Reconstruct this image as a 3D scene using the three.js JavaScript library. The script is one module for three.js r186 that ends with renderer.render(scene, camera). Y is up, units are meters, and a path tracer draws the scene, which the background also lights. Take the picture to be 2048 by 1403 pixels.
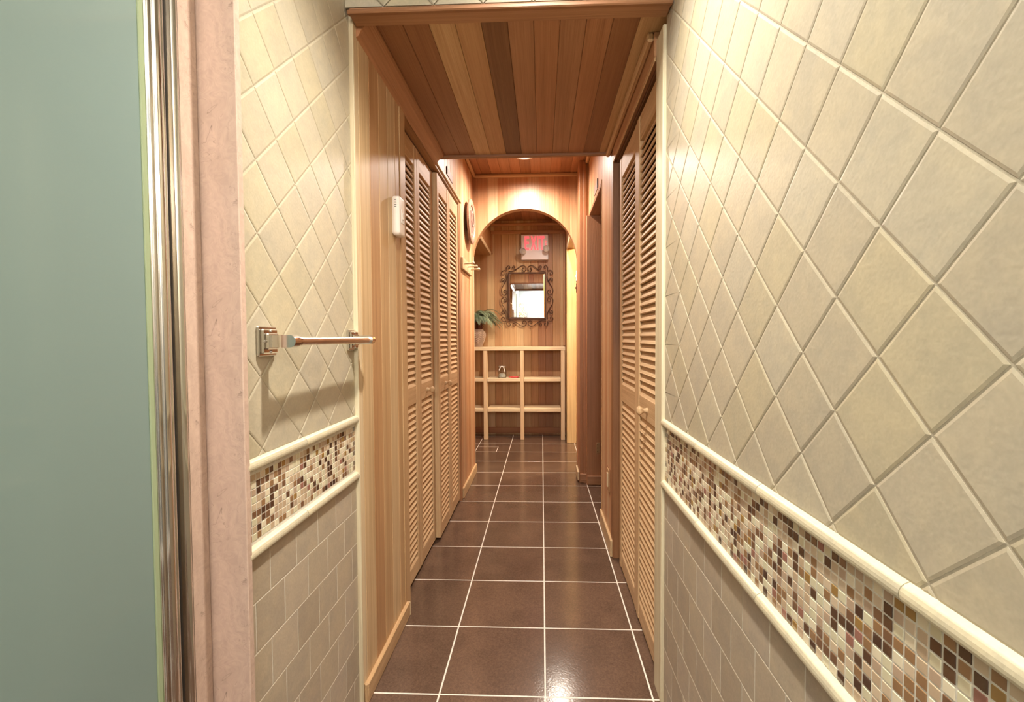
import * as THREE from 'three';
import { mergeGeometries, toCreasedNormals } from 'three/addons/utils/BufferGeometryUtils.js';
import { FontLoader } from 'three/addons/loaders/FontLoader.js';
import { TextGeometry } from 'three/addons/geometries/TextGeometry.js';

// ------------------------------------------------------------------ camera, renderer
const scene = new THREE.Scene();
scene.background = new THREE.Color(0x000000);
const camera = new THREE.PerspectiveCamera(75.71, 2048 / 1403, 0.05, 30);
camera.position.set(0, 1.12, 0);
camera.rotation.order = 'YXZ';
camera.rotation.set(-0.0309, 0.0385, -0.0051);
camera.setViewOffset(2048, 1403, -24.7, 0, 2048, 1403);
const renderer = new THREE.WebGLRenderer({ antialias: true });
renderer.toneMapping = THREE.LinearToneMapping;
renderer.toneMappingExposure = 1.16;
renderer.shadowMap.enabled = true;

// lamps: [x, y, depth in front of the camera, candela, colour]
const LAMP = {
  nearRoom: { at: [-0.02, 2.375, 0.93], cd: 13.5, color: [1, 0.94, 0.84] },
  corridor: { at: [-0.12, 2.415, 3.32], cd: 12, color: [1, 0.85, 0.74] },
  unseenVestibule: { at: [0.16, 2.415, 4.25], cd: 4.6, color: [1, 0.88, 0.74] },  // out of view past the arch, placed to light the back room
  unseenSideRoom: { at: [0.95, 2.20, 4.15], cd: 6, color: [1, 0.84, 0.58] },  // out of view in the side room, lights the doorway post
  unseenRear: { at: [-0.05, 1.93, -1.36], cd: 1.9, color: [1, 0.96, 0.93] },  // out of view behind the camera, placed to light the corridor
};

// ------------------------------------------------------------------ small tools
let seed = 20240611;
const rnd = () => { seed = (seed * 1664525 + 1013904223) >>> 0; return seed / 4294967296; };
const rr = (a, b) => a + (b - a) * rnd();
const pick = (a) => a[Math.floor(rnd() * a.length) % a.length];
const used = {};
function numbered(n) {
  if (!(n in used)) { used[n] = 0; return n; }
  used[n] += 1; return n + '_' + String(used[n]).padStart(3, '0');
}
function thing(name, label, category, pos = [0, 0, 0], turn = 0, group) {
  const o = new THREE.Group(); o.name = numbered(name); o.position.set(...pos); o.rotation.y = turn;
  o.userData = { label, category }; if (group) o.userData.group = group;
  scene.add(o); return o;
}
function struct(name, label, category, pos = [0, 0, 0], turn = 0) {
  const o = thing(name, label, category, pos, turn); o.userData.kind = 'structure'; return o;
}
function part(parent, name, geo, mat, label) {
  const m = new THREE.Mesh(geo, mat); m.name = name; m.castShadow = true; m.receiveShadow = true;
  if (label) m.userData.label = label;
  parent.add(m); return m;
}
// build a flat shaded geometry from convex faces, oriented outwards
function fromFaces(faces, g = -1, uo = 0, vo = 0) {
  const c = new THREE.Vector3(); let n = 0;
  for (const f of faces) for (const p of f) { c.add(p); n++; }
  c.multiplyScalar(1 / n);
  const pos = [], uv = [], e1 = new THREE.Vector3(), e2 = new THREE.Vector3(), nn = new THREE.Vector3(), m = new THREE.Vector3();
  for (const f of faces) {
    for (let i = 1; i + 1 < f.length; i++) {
      let a = f[0], b = f[i], d = f[i + 1];
      e1.subVectors(b, a); e2.subVectors(d, a); nn.crossVectors(e1, e2);
      if (nn.lengthSq() < 1e-16) continue;
      m.copy(a).add(b).add(d).multiplyScalar(1 / 3).sub(c);
      if (nn.dot(m) < 0) { const t = b; b = d; d = t; }
      const ax = Math.abs(nn.x), ay = Math.abs(nn.y), az = Math.abs(nn.z);
      const k = ax >= ay && ax >= az ? 0 : ay >= az ? 1 : 2;
      for (const p of [a, b, d]) {
        pos.push(p.x, p.y, p.z);
        const q = [p.x, p.y, p.z], o = [0, 1, 2].filter((i2) => i2 !== k);
        let u, v;
        if (g >= 0 && g !== k) { v = q[g]; u = q[o[0] === g ? o[1] : o[0]]; } else { u = q[o[0]]; v = q[o[1]]; if (k === 0) { u = q[2]; v = q[1]; } }
        uv.push(u + uo, v + vo);
      }
    }
  }
  const geo = new THREE.BufferGeometry();
  geo.setAttribute('position', new THREE.Float32BufferAttribute(pos, 3));
  geo.setAttribute('uv', new THREE.Float32BufferAttribute(uv, 2));
  geo.computeVertexNormals();
  return geo;
}
const v3 = (x, y, z) => new THREE.Vector3(x, y, z);
// chamfered box between two corners (z here is real z); g = axis of the grain
function cb(x0, x1, y0, y1, z0, z1, c = 0.0012, g = 1, uo = rr(0, 7), vo = rr(0, 7)) {
  const h = [(x1 - x0) / 2, (y1 - y0) / 2, (z1 - z0) / 2].map(Math.abs), o = [(x0 + x1) / 2, (y0 + y1) / 2, (z0 + z1) / 2];
  c = Math.min(c, h[0] * 0.9, h[1] * 0.9, h[2] * 0.9);
  const P = (s, a) => { const q = [0, 1, 2].map((i) => o[i] + s[i] * (i === a ? h[i] : h[i] - c)); return v3(...q); };
  const S = [-1, 1], faces = [];
  for (let a = 0; a < 3; a++) {
    const b = (a + 1) % 3, d = (a + 2) % 3;
    for (const s of S) {
      faces.push([[-1, -1], [1, -1], [1, 1], [-1, 1]].map(([i, j]) => { const t = []; t[a] = s; t[b] = i; t[d] = j; return P(t, a); }));
      for (const i of S) { // edge between faces a(s) and b(i), along d
        const t1 = [], t2 = []; t1[a] = s; t1[b] = i; t1[d] = -1; t2[a] = s; t2[b] = i; t2[d] = 1;
        faces.push([P(t1, a), P(t2, a), P(t2, b), P(t1, b)]);
      }
    }
  }
  for (const i of S) for (const j of S) for (const k of S) faces.push([P([i, j, k], 0), P([i, j, k], 1), P([i, j, k], 2)]);
  return fromFaces(faces, g, uo, vo);
}
// the same with depths in front of the camera instead of z
const db = (x0, x1, y0, y1, d0, d1, c, g, uo, vo) => cb(x0, x1, y0, y1, -d1, -d0, c, g, uo, vo);
// convex polygon tile with eased front edge: map(a, b, h) -> Vector3
function tile(poly, map, t, bev) {
  const n = poly.length, area = poly.reduce((s, p, i) => { const q = poly[(i + 1) % n]; return s + p[0] * q[1] - p[1] * q[0]; }, 0);
  if (Math.abs(area) < 2e-6) return null;
  const ccw = area > 0 ? poly : poly.slice().reverse();
  const off = [];
  for (let i = 0; i < n; i++) {
    const p0 = ccw[(i + n - 1) % n], p1 = ccw[i], p2 = ccw[(i + 1) % n];
    const nrm = (a, b) => { const l = Math.hypot(b[0] - a[0], b[1] - a[1]); return [-(b[1] - a[1]) / l, (b[0] - a[0]) / l]; };
    const n1 = nrm(p0, p1), n2 = nrm(p1, p2), k = 1 + n1[0] * n2[0] + n1[1] * n2[1];
    if (k < 0.15) return null;
    off.push([p1[0] + bev * (n1[0] + n2[0]) / k, p1[1] + bev * (n1[1] + n2[1]) / k]);
  }
  const a2 = off.reduce((s, p, i) => { const q = off[(i + 1) % n]; return s + p[0] * q[1] - p[1] * q[0]; }, 0);
  if (a2 < 2e-6) return null;
  const A = ccw.map((p) => map(p[0], p[1], 0)), B = ccw.map((p) => map(p[0], p[1], t - bev * 0.24)), C = off.map((p) => map(p[0], p[1], t));
  const faces = [C, A];
  for (let i = 0; i < n; i++) { const j = (i + 1) % n; faces.push([A[i], A[j], B[j], B[i]], [B[i], B[j], C[j], C[i]]); }
  return fromFaces(faces, -1, rr(0, 5), rr(0, 5));
}
function clip(poly, x0, x1, y0, y1) {
  const cut = (P, f) => { const R = []; P.forEach((p, i) => { const q = P[(i + 1) % P.length], a = f(p), b = f(q); if (a >= 0) R.push(p); if ((a >= 0) !== (b >= 0)) { const t = a / (a - b); R.push([p[0] + t * (q[0] - p[0]), p[1] + t * (q[1] - p[1])]); } }); return R; };
  for (const f of [(p) => p[0] - x0, (p) => x1 - p[0], (p) => p[1] - y0, (p) => y1 - p[1]]) { poly = cut(poly, f); if (poly.length < 3) return null; }
  return poly.filter((p, i) => { const q = poly[(i + 1) % poly.length]; return Math.hypot(p[0] - q[0], p[1] - q[1]) > 1e-4; });
}
// extrude a closed profile [[a, b], ...]
function extrude(pts, len, smooth = 0.7) {
  const s = new THREE.Shape(pts.map((p) => new THREE.Vector2(p[0], p[1])));
  const g = new THREE.ExtrudeGeometry(s, { depth: len, bevelEnabled: false, curveSegments: 8 });
  return toCreasedNormals(g, smooth);
}
function lathe(pts, seg = 28, crease = 0.7) { return toCreasedNormals(new THREE.LatheGeometry(pts.map((p) => new THREE.Vector2(p[0], p[1])), seg), crease); }
function tube(pts, r, seg = 40, rad = 8, closed = false) { return new THREE.TubeGeometry(new THREE.CatmullRomCurve3(pts, closed), seg, r, rad, closed); }

// ------------------------------------------------------------------ textures
function noiseGrid(n, m) { const a = new Float32Array(n * m); for (let i = 0; i < a.length; i++) a[i] = rnd(); return { n, m, a }; }
function vn(G, x, y) { // tileable value noise, x in 0..n, y in 0..m
  const xi = Math.floor(x), yi = Math.floor(y); let fx = x - xi, fy = y - yi; fx = fx * fx * (3 - 2 * fx); fy = fy * fy * (3 - 2 * fy);
  const X0 = ((xi % G.n) + G.n) % G.n, X1 = (X0 + 1) % G.n, Y0 = ((yi % G.m) + G.m) % G.m, Y1 = (Y0 + 1) % G.m, a = G.a;
  return (a[Y0 * G.n + X0] * (1 - fx) + a[Y0 * G.n + X1] * fx) * (1 - fy) + (a[Y1 * G.n + X0] * (1 - fx) + a[Y1 * G.n + X1] * fx) * fy;
}
function dataTex(w, h, f, rx, ry, srgb = true) { // f(u, v) -> [r, g, b] in 0..1 ; rx, ry = metres per repeat
  const d = new Uint8Array(w * h * 4);
  for (let j = 0; j < h; j++) for (let i = 0; i < w; i++) {
    const c = f(i / w, j / h), k = (j * w + i) * 4;
    for (let q = 0; q < 3; q++) d[k + q] = Math.max(0, Math.min(255, Math.round(c[q] * 255)));
    d[k + 3] = 255;
  }
  const t = new THREE.DataTexture(d, w, h); t.wrapS = t.wrapT = THREE.RepeatWrapping; t.magFilter = THREE.LinearFilter; t.minFilter = THREE.LinearMipmapLinearFilter; t.generateMipmaps = true;
  if (srgb) t.colorSpace = THREE.SRGBColorSpace;
  t.repeat.set(1 / rx, 1 / ry); t.needsUpdate = true; return t;
}
const nA = noiseGrid(64, 4), nB = noiseGrid(256, 8), nC = noiseGrid(24, 6), nD = noiseGrid(512, 24), nF = noiseGrid(128, 128), nG = noiseGrid(32, 32), nH = noiseGrid(8, 8), nI = noiseGrid(300, 300);
// wood: u across (0.8 m), v along the grain (2.4 m)
const woodF = (u, v, soft) => {
  const w = 0.5 * (vn(nC, u * 24, v * 6) - 0.5);
  const a = vn(nA, (u * 64 + w * 1.2), v * 4), b = vn(nB, u * 256 + w * 4, v * 8), c = vn(nD, u * 512 + w * 5, v * 24);
  return 0.86 + soft * (0.08 * (a - 0.5) + 0.06 * (b - 0.5) + 0.07 * (c - 0.5));
};
const woodTex = dataTex(1024, 512, (u, v) => { const k = woodF(u, v, 1); return [k * 1.06, Math.pow(k, 1.35) * 1.10, Math.pow(k, 1.7) * 1.15]; }, 0.8, 2.4);
const woodBump = dataTex(1024, 256, (u, v) => { const k = vn(nD, u * 512, v * 24) * 0.6 + vn(nB, u * 256, v * 8) * 0.4; return [k, k, k]; }, 0.8, 2.4, false);
// mottled ceramic: 0.5 m
const mottleTex = dataTex(512, 512, (u, v) => {
  const a = vn(nH, u * 8, v * 8), b = vn(nG, u * 32, v * 32), c = vn(nF, u * 128, v * 128), d = vn(nI, u * 300, v * 300);
  const k = 0.92 + 0.035 * (a - 0.5) + 0.04 * (b - 0.5) + 0.035 * (c - 0.5) + 0.03 * (d - 0.5), t = 0.02 * (a - 0.5) + 0.015 * (b - 0.5);
  return [k + t * 0.4, k, k - t];
}, 0.5, 0.5);
const mottleBump = dataTex(512, 512, (u, v) => { const k = 0.5 * vn(nF, u * 128, v * 128) + 0.3 * vn(nG, u * 32, v * 32) + 0.2 * vn(nI, u * 300, v * 300); return [k, k, k]; }, 0.5, 0.5, false);
const earthTex = dataTex(512, 512, (u, v) => {
  const a = vn(nH, u * 8, v * 8), b = vn(nF, u * 128, v * 128), c = vn(nI, u * 300, v * 300);
  const k = 0.86 + 0.10 * (a - 0.5) + 0.10 * (b - 0.5) + 0.14 * (c - 0.5); return [k, k * 0.985, k * 0.97];
}, 0.6, 0.6);
// marble: 0.35 m, pink with pale clouds and thin darker veins
const marbleTex = dataTex(512, 512, (u, v) => {
  const w1 = vn(nG, u * 32, v * 32) - 0.5, w2 = vn(nH, u * 8, v * 8) - 0.5;
  const cl = vn(nF, u * 128 + w1 * 9, v * 64 + w2 * 12), b = vn(nG, u * 32 + w2 * 4, v * 16 + w1 * 2);
  const vein = Math.abs(vn(nG, u * 32 + w2 * 7, v * 32 + w1 * 2) - 0.5), dark = Math.max(0, 1 - vein / 0.012) * Math.max(0, vn(nH, u * 8 + 3, v * 8 + 1) - 0.62) * 2.2;
  const k = 0.92 + 0.05 * (cl - 0.5) + 0.06 * (b - 0.5) - dark * 0.35; return [k + 0.02, k, k - 0.005];
}, 0.35, 0.35);
const concTex = dataTex(256, 256, (u, v) => { const k = 0.9 + 0.08 * (vn(nF, u * 128, v * 128) - 0.5) + 0.05 * (vn(nG, u * 32, v * 32) - 0.5); return [k, k, k]; }, 0.4, 0.4);

// ------------------------------------------------------------------ materials
const std = (color, roughness = 0.6, o = {}) => new THREE.MeshStandardMaterial({ color, roughness, ...o });
const phys = (color, roughness, o = {}) => new THREE.MeshPhysicalMaterial({ color, roughness, ...o });
const wood = (hex, rough = 0.48) => std(hex, rough, { map: woodTex, bumpMap: woodBump, bumpScale: 0.0004 });
const W = {
  pale: wood('#e0c9a2'), tan: wood('#d6b88c'), honey: wood('#cda87a'), amber: wood('#c2976a'), red: wood('#b37f57'), brown: wood('#9c6c46'), dark: wood('#7f5736'),
  trim: wood('#c4946a'), door: wood('#dab78a', 0.55), slat: wood('#e0bf94', 0.55), jamb: wood('#c89a6a'), cream: wood('#e2d6b4', 0.5), pine: wood('#ecd0a6', 0.55), lightPine: wood('#f0dcb6', 0.55), dusk: wood('#ae7f5a'), yellow: wood('#e8cb92', 0.5), peach: wood('#d2a074', 0.4), coral: wood('#c38c60', 0.4), blush: wood('#dab48a', 0.4),
};
const wallMix = [W.tan, W.honey, W.amber, W.honey, W.tan, W.amber, W.red];
const ceramic = (hex, r = 0.42) => std(hex, r, { map: mottleTex, bumpMap: mottleBump, bumpScale: 0.00025 });
const T = {
  diamond: [ceramic('#c3b79f'), ceramic('#c0b49c'), ceramic('#c5baa2'), ceramic('#c2b69a')],
  brick: [ceramic('#c0b098', 0.5), ceramic('#baaa94', 0.5), ceramic('#c3b39d', 0.5), ceramic('#b6a690', 0.5)],
  rail: ceramic('#dfd3b4', 0.3), grout: std('#c6baa2', 0.9, { map: concTex }), groutLow: std('#efe8d8', 0.9, { map: concTex }),
  floor: [std('#6c5546', 0.155, { map: earthTex, bumpMap: mottleBump, bumpScale: 0.00012 }), std('#695344', 0.155, { map: earthTex, bumpMap: mottleBump, bumpScale: 0.00012 }), std('#705848', 0.155, { map: earthTex, bumpMap: mottleBump, bumpScale: 0.00012 })],
  groutFloor: std('#f0e6d8', 0.8, { map: concTex }),
};
const M = {
  marble: phys('#d1b9a8', 0.16, { map: marbleTex, clearcoat: 0.5, clearcoatRoughness: 0.05 }),
  caulk: std('#e6dcc4', 0.5),
  chrome: std('#d6d1ca', 0.1, { metalness: 1 }),
  nickel: std('#efe4dc', 0.24, { metalness: 1 }),
  gasket: std('#3a3633', 0.5),
  glass: phys('#879d96', 0.85, { transmission: 0.35, thickness: 0, clearcoat: 1, clearcoatRoughness: 0.06, ior: 1.52 }),
  glassEdge: phys('#b9c79f', 0.3, { transmission: 0.4, thickness: 0 }),
  plaster: std('#d9d7d2', 0.8, { map: concTex }), greyPaint: std('#7f8486', 0.8, { map: concTex }), white: std('#f0ede8', 0.45), whitePlastic: std('#efe6dc', 0.38),
  slot: std('#4a4038', 0.6), dark: std('#2c231d', 0.7), iron: std('#5d4031', 0.45, { metalness: 0.5 }), mirror: std('#f4f4f2', 0.015, { metalness: 1 }),
  plaque: std('#8d7468', 0.5), brass: std('#d8b98c', 0.3, { metalness: 0.8 }), brownMetal: std('#7a5138', 0.4, { metalness: 0.4 }),
  exitFace: std('#e8e1e4', 0.4), exitRed: std('#ff7a80', 0.5, { emissive: new THREE.Color('#ff5a66'), emissiveIntensity: 0.75 }),
  lampGlass: phys('#f1ece6', 0.08, { transmission: 0.7, thickness: 0.004, ior: 1.45 }), lampRim: std('#d6d0c8', 0.25, { metalness: 0.6 }),
  jar: phys('#eef2ee', 0.03, { transmission: 1, thickness: 0.003, ior: 1.5 }), cotton: std('#f2eee6', 0.9), redPlastic: std('#c9403c', 0.35),
  frond: [std('#6f8064', 0.65), std('#7d8d70', 0.65), std('#5b6d53', 0.65), std('#8c9a7c', 0.65)], fiber: std('#7a4630', 0.9), pot: std('#a98f7d', 0.8, { map: concTex }), potRelief: std('#c9b3a0', 0.8),
  dial: std('#7a5a50', 0.5), dialMark: std('#d6c3b4', 0.5),
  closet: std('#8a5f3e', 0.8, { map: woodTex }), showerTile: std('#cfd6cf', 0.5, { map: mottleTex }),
  door: std('#d6d3cd', 0.5), speck: std('#d8ccb8', 0.8),
};

// ------------------------------------------------------------------ key planes (metres; depth D runs away from the camera)
const XL = -0.5585, XR = 0.367, DO = 1.325;           // tiled walls, where the tiles end
const XWL = -0.548, XWR = 0.357;                      // panelled corridor walls
const C1 = 2.062, C2 = 2.44;                          // low and high boarded ceilings
const NEARC = 2.40, NEARB = -1.45;                    // near room ceiling, its rear wall
const DARCH = 3.70, DBACK = 5.15;

// ------------------------------------------------------------------ floor
{
  const f = struct('floor', 'chocolate brown square floor tiles with pale grout lines', 'floor');
  part(f, 'grout_bed', db(-1.75, 2.1, -0.06, -0.0003, NEARB - 0.1, DBACK + 0.15, 0.001, 2), T.groutFloor);
  const P = 0.3328, g = 0.0045, x0 = -0.326, z0 = 1.373;
  const sub = [];
  const put = (xa, xb, da, dbb, near) => { const geo = db(xa + g / 2, xb - g / 2, -0.01, 0, da + g / 2, dbb - g / 2, 0.0007, 2); if (near) part(f, 'floor_tile', geo, pick(T.floor)); else sub.push(geo); };
  for (let i = -5; i < 8; i++) for (let j = -9; j < 12; j++) {
    const xa = x0 + i * P, xb = xa + P, da = z0 + j * P, dbb = Math.min(da + P, DBACK + 0.1);
    if (xb > 2.05 || xa < -1.72 || da < NEARB) continue;
    const inView = i >= -2 && i <= 2 && j >= -1;
    if (i === -1 && j === 9) { // small cut tile let into the floor by the arch
      put(xa, xa + 0.21, da, da + 0.2, true); put(xa + 0.21, xb, da, dbb, true);
      part(f, 'floor_tile', db(xa + g / 2, xa + 0.213, -0.01, 0, da + 0.2 + g / 2, dbb - g / 2, 0.0007, 2), T.floor[0]);
    } else put(xa, xb, da, dbb, inView);
  }
  const m = part(f, 'floor_tile_field', mergeGeometries(sub), T.floor[1]); m.userData.kind = 'stuff';
}

// ------------------------------------------------------------------ tiled walls of the near room
const mosaicMats = [
  ['#5a4130', 0.1, 9], ['#4a3428', 0.1, 6], ['#775841', 0.14, 9], ['#93714f', 0.16, 8], ['#9c7a45', 0.1, 4], ['#bda588', 0.35, 12], ['#cbb69a', 0.4, 13], ['#dfd2b6', 0.3, 14], ['#d8d0b0', 0.12, 15], ['#b59c84', 0.35, 8], ['#96685a', 0.3, 2],
].map(([c, r, w]) => ({ m: phys(c, r, { clearcoat: r < 0.2 ? 1 : 0.2, clearcoatRoughness: 0.04 }), c: new THREE.Color(c), w }));
const mosaicPick = () => { let t = rnd() * mosaicMats.reduce((s, q) => s + q.w, 0); for (const q of mosaicMats) { t -= q.w; if (t <= 0) return q; } return mosaicMats[5]; };
const mosaicStuff = phys('#ffffff', 0.25, { vertexColors: true, clearcoat: 0.5, clearcoatRoughness: 0.06 });
function halfRound(len, w, h) { // pencil liner: back on x = 0, runs along +z, centred on y
  const pts = [[0, -w / 2]]; for (let i = 0; i <= 10; i++) { const a = -Math.PI / 2 + Math.PI * i / 10; pts.push([Math.cos(a) * h, Math.sin(a) * w / 2]); } pts.push([0, w / 2]);
  return extrude(pts, len, 0.9);
}
function tiledWall(o) {
  const { X, s, d0, d1, dv0 } = o; // s = direction the face looks (+1 / -1)
  const wall = struct(o.name, o.label, 'wall');
  const map = (a, b, h) => v3(X + s * (h - 0.008), b, -a);
  part(wall, 'backing', db(Math.min(X - s * 0.0105, X - s * 0.09), Math.max(X - s * 0.0105, X - s * 0.09), 0, NEARC, d0, d1, 0.001, 1), M.plaster);
  part(wall, 'grout_bed', db(Math.min(X - s * 0.0105, X - s * 0.0013), Math.max(X - s * 0.0105, X - s * 0.0013), o.r1 - 0.01, NEARC, d0, d1, 0.0005, 1), T.grout);
  part(wall, 'grout_bed', db(Math.min(X - s * 0.0105, X - s * 0.0022), Math.max(X - s * 0.0105, X - s * 0.0022), o.r2, o.r1 - 0.01, d0, d1, 0.0005, 1), T.groutLow);
  part(wall, 'grout_bed', db(Math.min(X - s * 0.0105, X - s * 0.0011), Math.max(X - s * 0.0105, X - s * 0.0011), 0, o.r2, d0, d1, 0.0005, 1), T.groutLow);
  // diamonds
  const P = o.d / 2, gap = 0.0013, far = [];
  const yTop = NEARC - 0.005, yBot = o.r1 + 0.0118;
  for (let i = -40; i < 40; i++) for (let j = -40; j < 40; j++) {
    if (((i + j) % 2 + 2) % 2) continue;
    const cd = o.nodeD + i * P, cy = o.nodeY + P + j * P;
    const r = P - gap * 1.414;
    const poly = clip([[cd - r, cy], [cd, cy - r], [cd + r, cy], [cd, cy + r]], d0 + 0.001, d1 - 0.001, yBot, yTop);
    if (!poly) continue;
    const geo = tile(poly, map, 0.008, 0.003); if (!geo) continue;
    if (cd > dv0 - P && cy < o.yv) part(wall, 'diamond_tile', geo, pick(T.diamond)); else far.push(geo);
  }
  if (far.length) part(wall, 'diamond_tile_field', mergeGeometries(far), T.diamond[0]).userData.kind = 'stuff';
  // running bond tiles under the lower liner
  const far2 = []; let row = 0;
  for (let y = o.r2 - 0.012; y > -0.05; row++) {
    const yb = row === 0 ? o.course0 : o.course0 - row * 0.1005;
    for (let k = -40; k < 40; k++) {
      const a = o.joint + k * 0.0985 + (row % 2) * 0.0492, b = a + 0.0985;
      const poly = clip([[a + 0.0014, yb + 0.0014], [b - 0.0014, yb + 0.0014], [b - 0.0014, y - 0.0014], [a + 0.0014, y - 0.0014]], d0 + 0.001, d1 - 0.001, 0.001, 3);
      if (!poly) continue; const geo = tile(poly, map, 0.0075, 0.0009); if (!geo) continue;
      if (b > dv0 && y > 0.05) part(wall, 'square_tile', geo, pick(T.brick)); else far2.push(geo);
    }
    y = yb;
  }
  if (far2.length) part(wall, 'square_tile_field', mergeGeometries(far2), T.brick[0]).userData.kind = 'stuff';
  // mosaic band
  const mp = 0.0146, rows = Math.floor((o.r1 - 0.012 - o.r2 - 0.012) / mp), yb0 = o.r2 + 0.0115 + ((o.r1 - o.r2 - 0.023) - rows * mp) / 2;
  const cells = [];
  for (let d = d1 - 0.003 - mp; d > d0; d -= mp) for (let r = 0; r < rows; r++) cells.push([d, yb0 + r * mp]);
  const geo0 = (c) => cb(X - s * 0.008, X - s * 0.0015, c[1] + 0.0011, c[1] + mp - 0.0011, -(c[0] + mp - 0.0011), -(c[0] + 0.0011), 0.0005, 1);
  const vis = cells.filter((c) => c[0] > dv0).sort((a, b) => a[0] - b[0]);
  const nearSet = new Set(vis.slice(0, 295)), rest = [];
  for (const c of cells) {
    const q = mosaicPick(), g = geo0(c);
    if (nearSet.has(c)) part(wall, 'mosaic_tile', g, q.m);
    else {
      const n = g.attributes.position.count, col = new Float32Array(n * 3); for (let i = 0; i < n; i++) { col[i * 3] = q.c.r; col[i * 3 + 1] = q.c.g; col[i * 3 + 2] = q.c.b; }
      g.setAttribute('color', new THREE.BufferAttribute(col, 3)); rest.push(g);
    }
  }
  part(wall, 'mosaic_tile_field', mergeGeometries(rest), mosaicStuff).userData.kind = 'stuff';
  // pencil liners, in lengths of 0.3 m
  for (const y of [o.r1, o.r2]) {
    for (let d = d1 + 0.004; d > d0; d -= 0.302) {
      const len = Math.min(0.3006, d - d0 - 0.001); if (len < 0.01) break;
      const g = halfRound(len, 0.025, 0.0145); // along +z from -d
      const m = part(wall, 'pencil_liner', g, T.rail); m.position.set(X - s * 0.0035, y, s > 0 ? -d : -d + len); if (s < 0) m.rotation.y = Math.PI;
    }
  }
  return wall;
}
tiledWall({ name: 'wall_left_tiled', label: 'beige tiled wall section behind the towel bar with mosaic band', X: XL, s: 1, d0: 0.815, d1: DO, dv0: 0.8, yv: 2.2, d: 0.1421, nodeD: 0.875, nodeY: 1.611 + 0.0, r1: 0.876, r2: 0.7065, course0: 0.604, joint: 0.893 });
tiledWall({ name: 'wall_right_tiled', label: 'beige tiled wall filling the right foreground with mosaic band', X: XR, s: -1, d0: NEARB, d1: DO + 0.035, dv0: 0.30, yv: 2.15, d: 0.1421, nodeD: 0.6507, nodeY: 1.5227, r1: 0.861, r2: 0.676, course0: 0.578, joint: 0.929 });

// header over the opening, tiled with diamonds, facing the camera
{
  const w = struct('wall_header_tiled', 'diamond tiled header wall above the wooden passage opening', 'wall');
  part(w, 'backing', db(-0.66, 0.46, C1 + 0.02, NEARC, DO - 0.02, DO + 0.1, 0.001, 0), M.plaster);
  part(w, 'grout_bed', db(XL, XR, 2.0625, NEARC, DO - 0.0225, DO - 0.02, 0.0005, 0), T.grout);
  const P = 0.1421 / 2, map = (a, b, h) => v3(a, b, -(DO - 0.02) + h);
  for (let i = -20; i < 20; i++) for (let j = -2; j < 9; j++) {
    if (((i + j) % 2 + 2) % 2) continue;
    const cx = -0.446 + i * P, cy = 2.06 + P + j * P, r = P - 0.0023;
    const poly = clip([[cx - r, cy], [cx, cy - r], [cx + r, cy], [cx, cy + r]], XL + 0.001, XR - 0.001, 2.0625, NEARC - 0.002);
    if (!poly) continue; const geo = tile(poly, map, 0.008, 0.0022); if (geo) part(w, 'diamond_tile', geo, pick(T.diamond));
  }
}
// near room shell: ceiling, rear wall, shower
{
  const c = struct('ceiling_near', 'pale plaster ceiling of the near tiled room', 'ceiling');
  part(c, 'ceiling_slab', db(-1.75, 0.5, NEARC, NEARC + 0.08, NEARB - 0.1, DO + 0.1, 0.002, 0), M.plaster);
  const b = struct('wall_rear', 'pale grey rear wall of the near room', 'wall');
  part(b, 'wall_slab', db(-1.75, 0.5, 0, NEARC, NEARB - 0.1, NEARB, 0.002, 1), M.greyPaint);
  const mz = []; for (let i = 0; i < 14; i++) for (let k = 0; k < 75; k++) { const q = mosaicPick(), x = -0.595 + i * 0.0146, y = 0.9 + k * 0.0146, g = cb(x, x + 0.0125, y, y + 0.0125, -NEARB - 0.005, -NEARB - 0.0005, 0.0005, 1), n = g.attributes.position.count, col = new Float32Array(n * 3); for (let j = 0; j < n; j++) col.set([q.c.r, q.c.g, q.c.b], j * 3); g.setAttribute('color', new THREE.BufferAttribute(col, 3)); mz.push(g); }
  part(b, 'mosaic_tile_field', mergeGeometries(mz), mosaicStuff).userData.kind = 'stuff';
  const dr = struct('door_7', 'plain white door in the rear wall behind the viewpoint', 'door', [0, 0, -NEARB]);
  part(dr, 'door_slab', cb(-0.30, 0.16, 0.01, 1.98, 0.001, -0.03, 0.003, 1), M.door);
  part(dr, 'door_frame', mergeGeometries([cb(-0.36, -0.305, 0, 2.05, -0.03, 0.0, 0.003, 1), cb(0.165, 0.23, 0, 2.05, -0.03, 0.0, 0.003, 1), cb(-0.305, 0.165, 1.985, 2.05, -0.03, 0, 0.003, 0)]), M.white);
  part(dr, 'door_knob', lathe([[0, 0], [0.012, 0], [0.012, 0.02], [0.027, 0.035], [0.027, 0.05], [0.012, 0.06], [0, 0.06]]).rotateX(-Math.PI / 2).translate(0.1, 0.98, -0.03), M.brass);
  const s = struct('wall_shower', 'pale tiled walls of the shower stall behind the glass', 'wall');
  part(s, 'wall_panel', db(-1.75, -1.65, 0, NEARC, NEARB, 0.98, 0.002, 1), M.showerTile);
  part(s, 'wall_panel', db(-1.65, -0.65, 0, NEARC, 0.85, 0.98, 0.002, 1), M.showerTile);
  part(s, 'wall_panel', db(-1.65, -0.62, 0, NEARC, -0.75, -0.65, 0.002, 1), M.showerTile);
  part(s, 'wall_panel', db(-0.66, -0.60, 0, NEARC, NEARB, -0.75, 0.002, 1), M.showerTile);
  part(s, 'wall_panel', db(-0.65, -0.60, 2.16, NEARC, -0.65, 0.75, 0.002, 1), M.showerTile);
}
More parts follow.
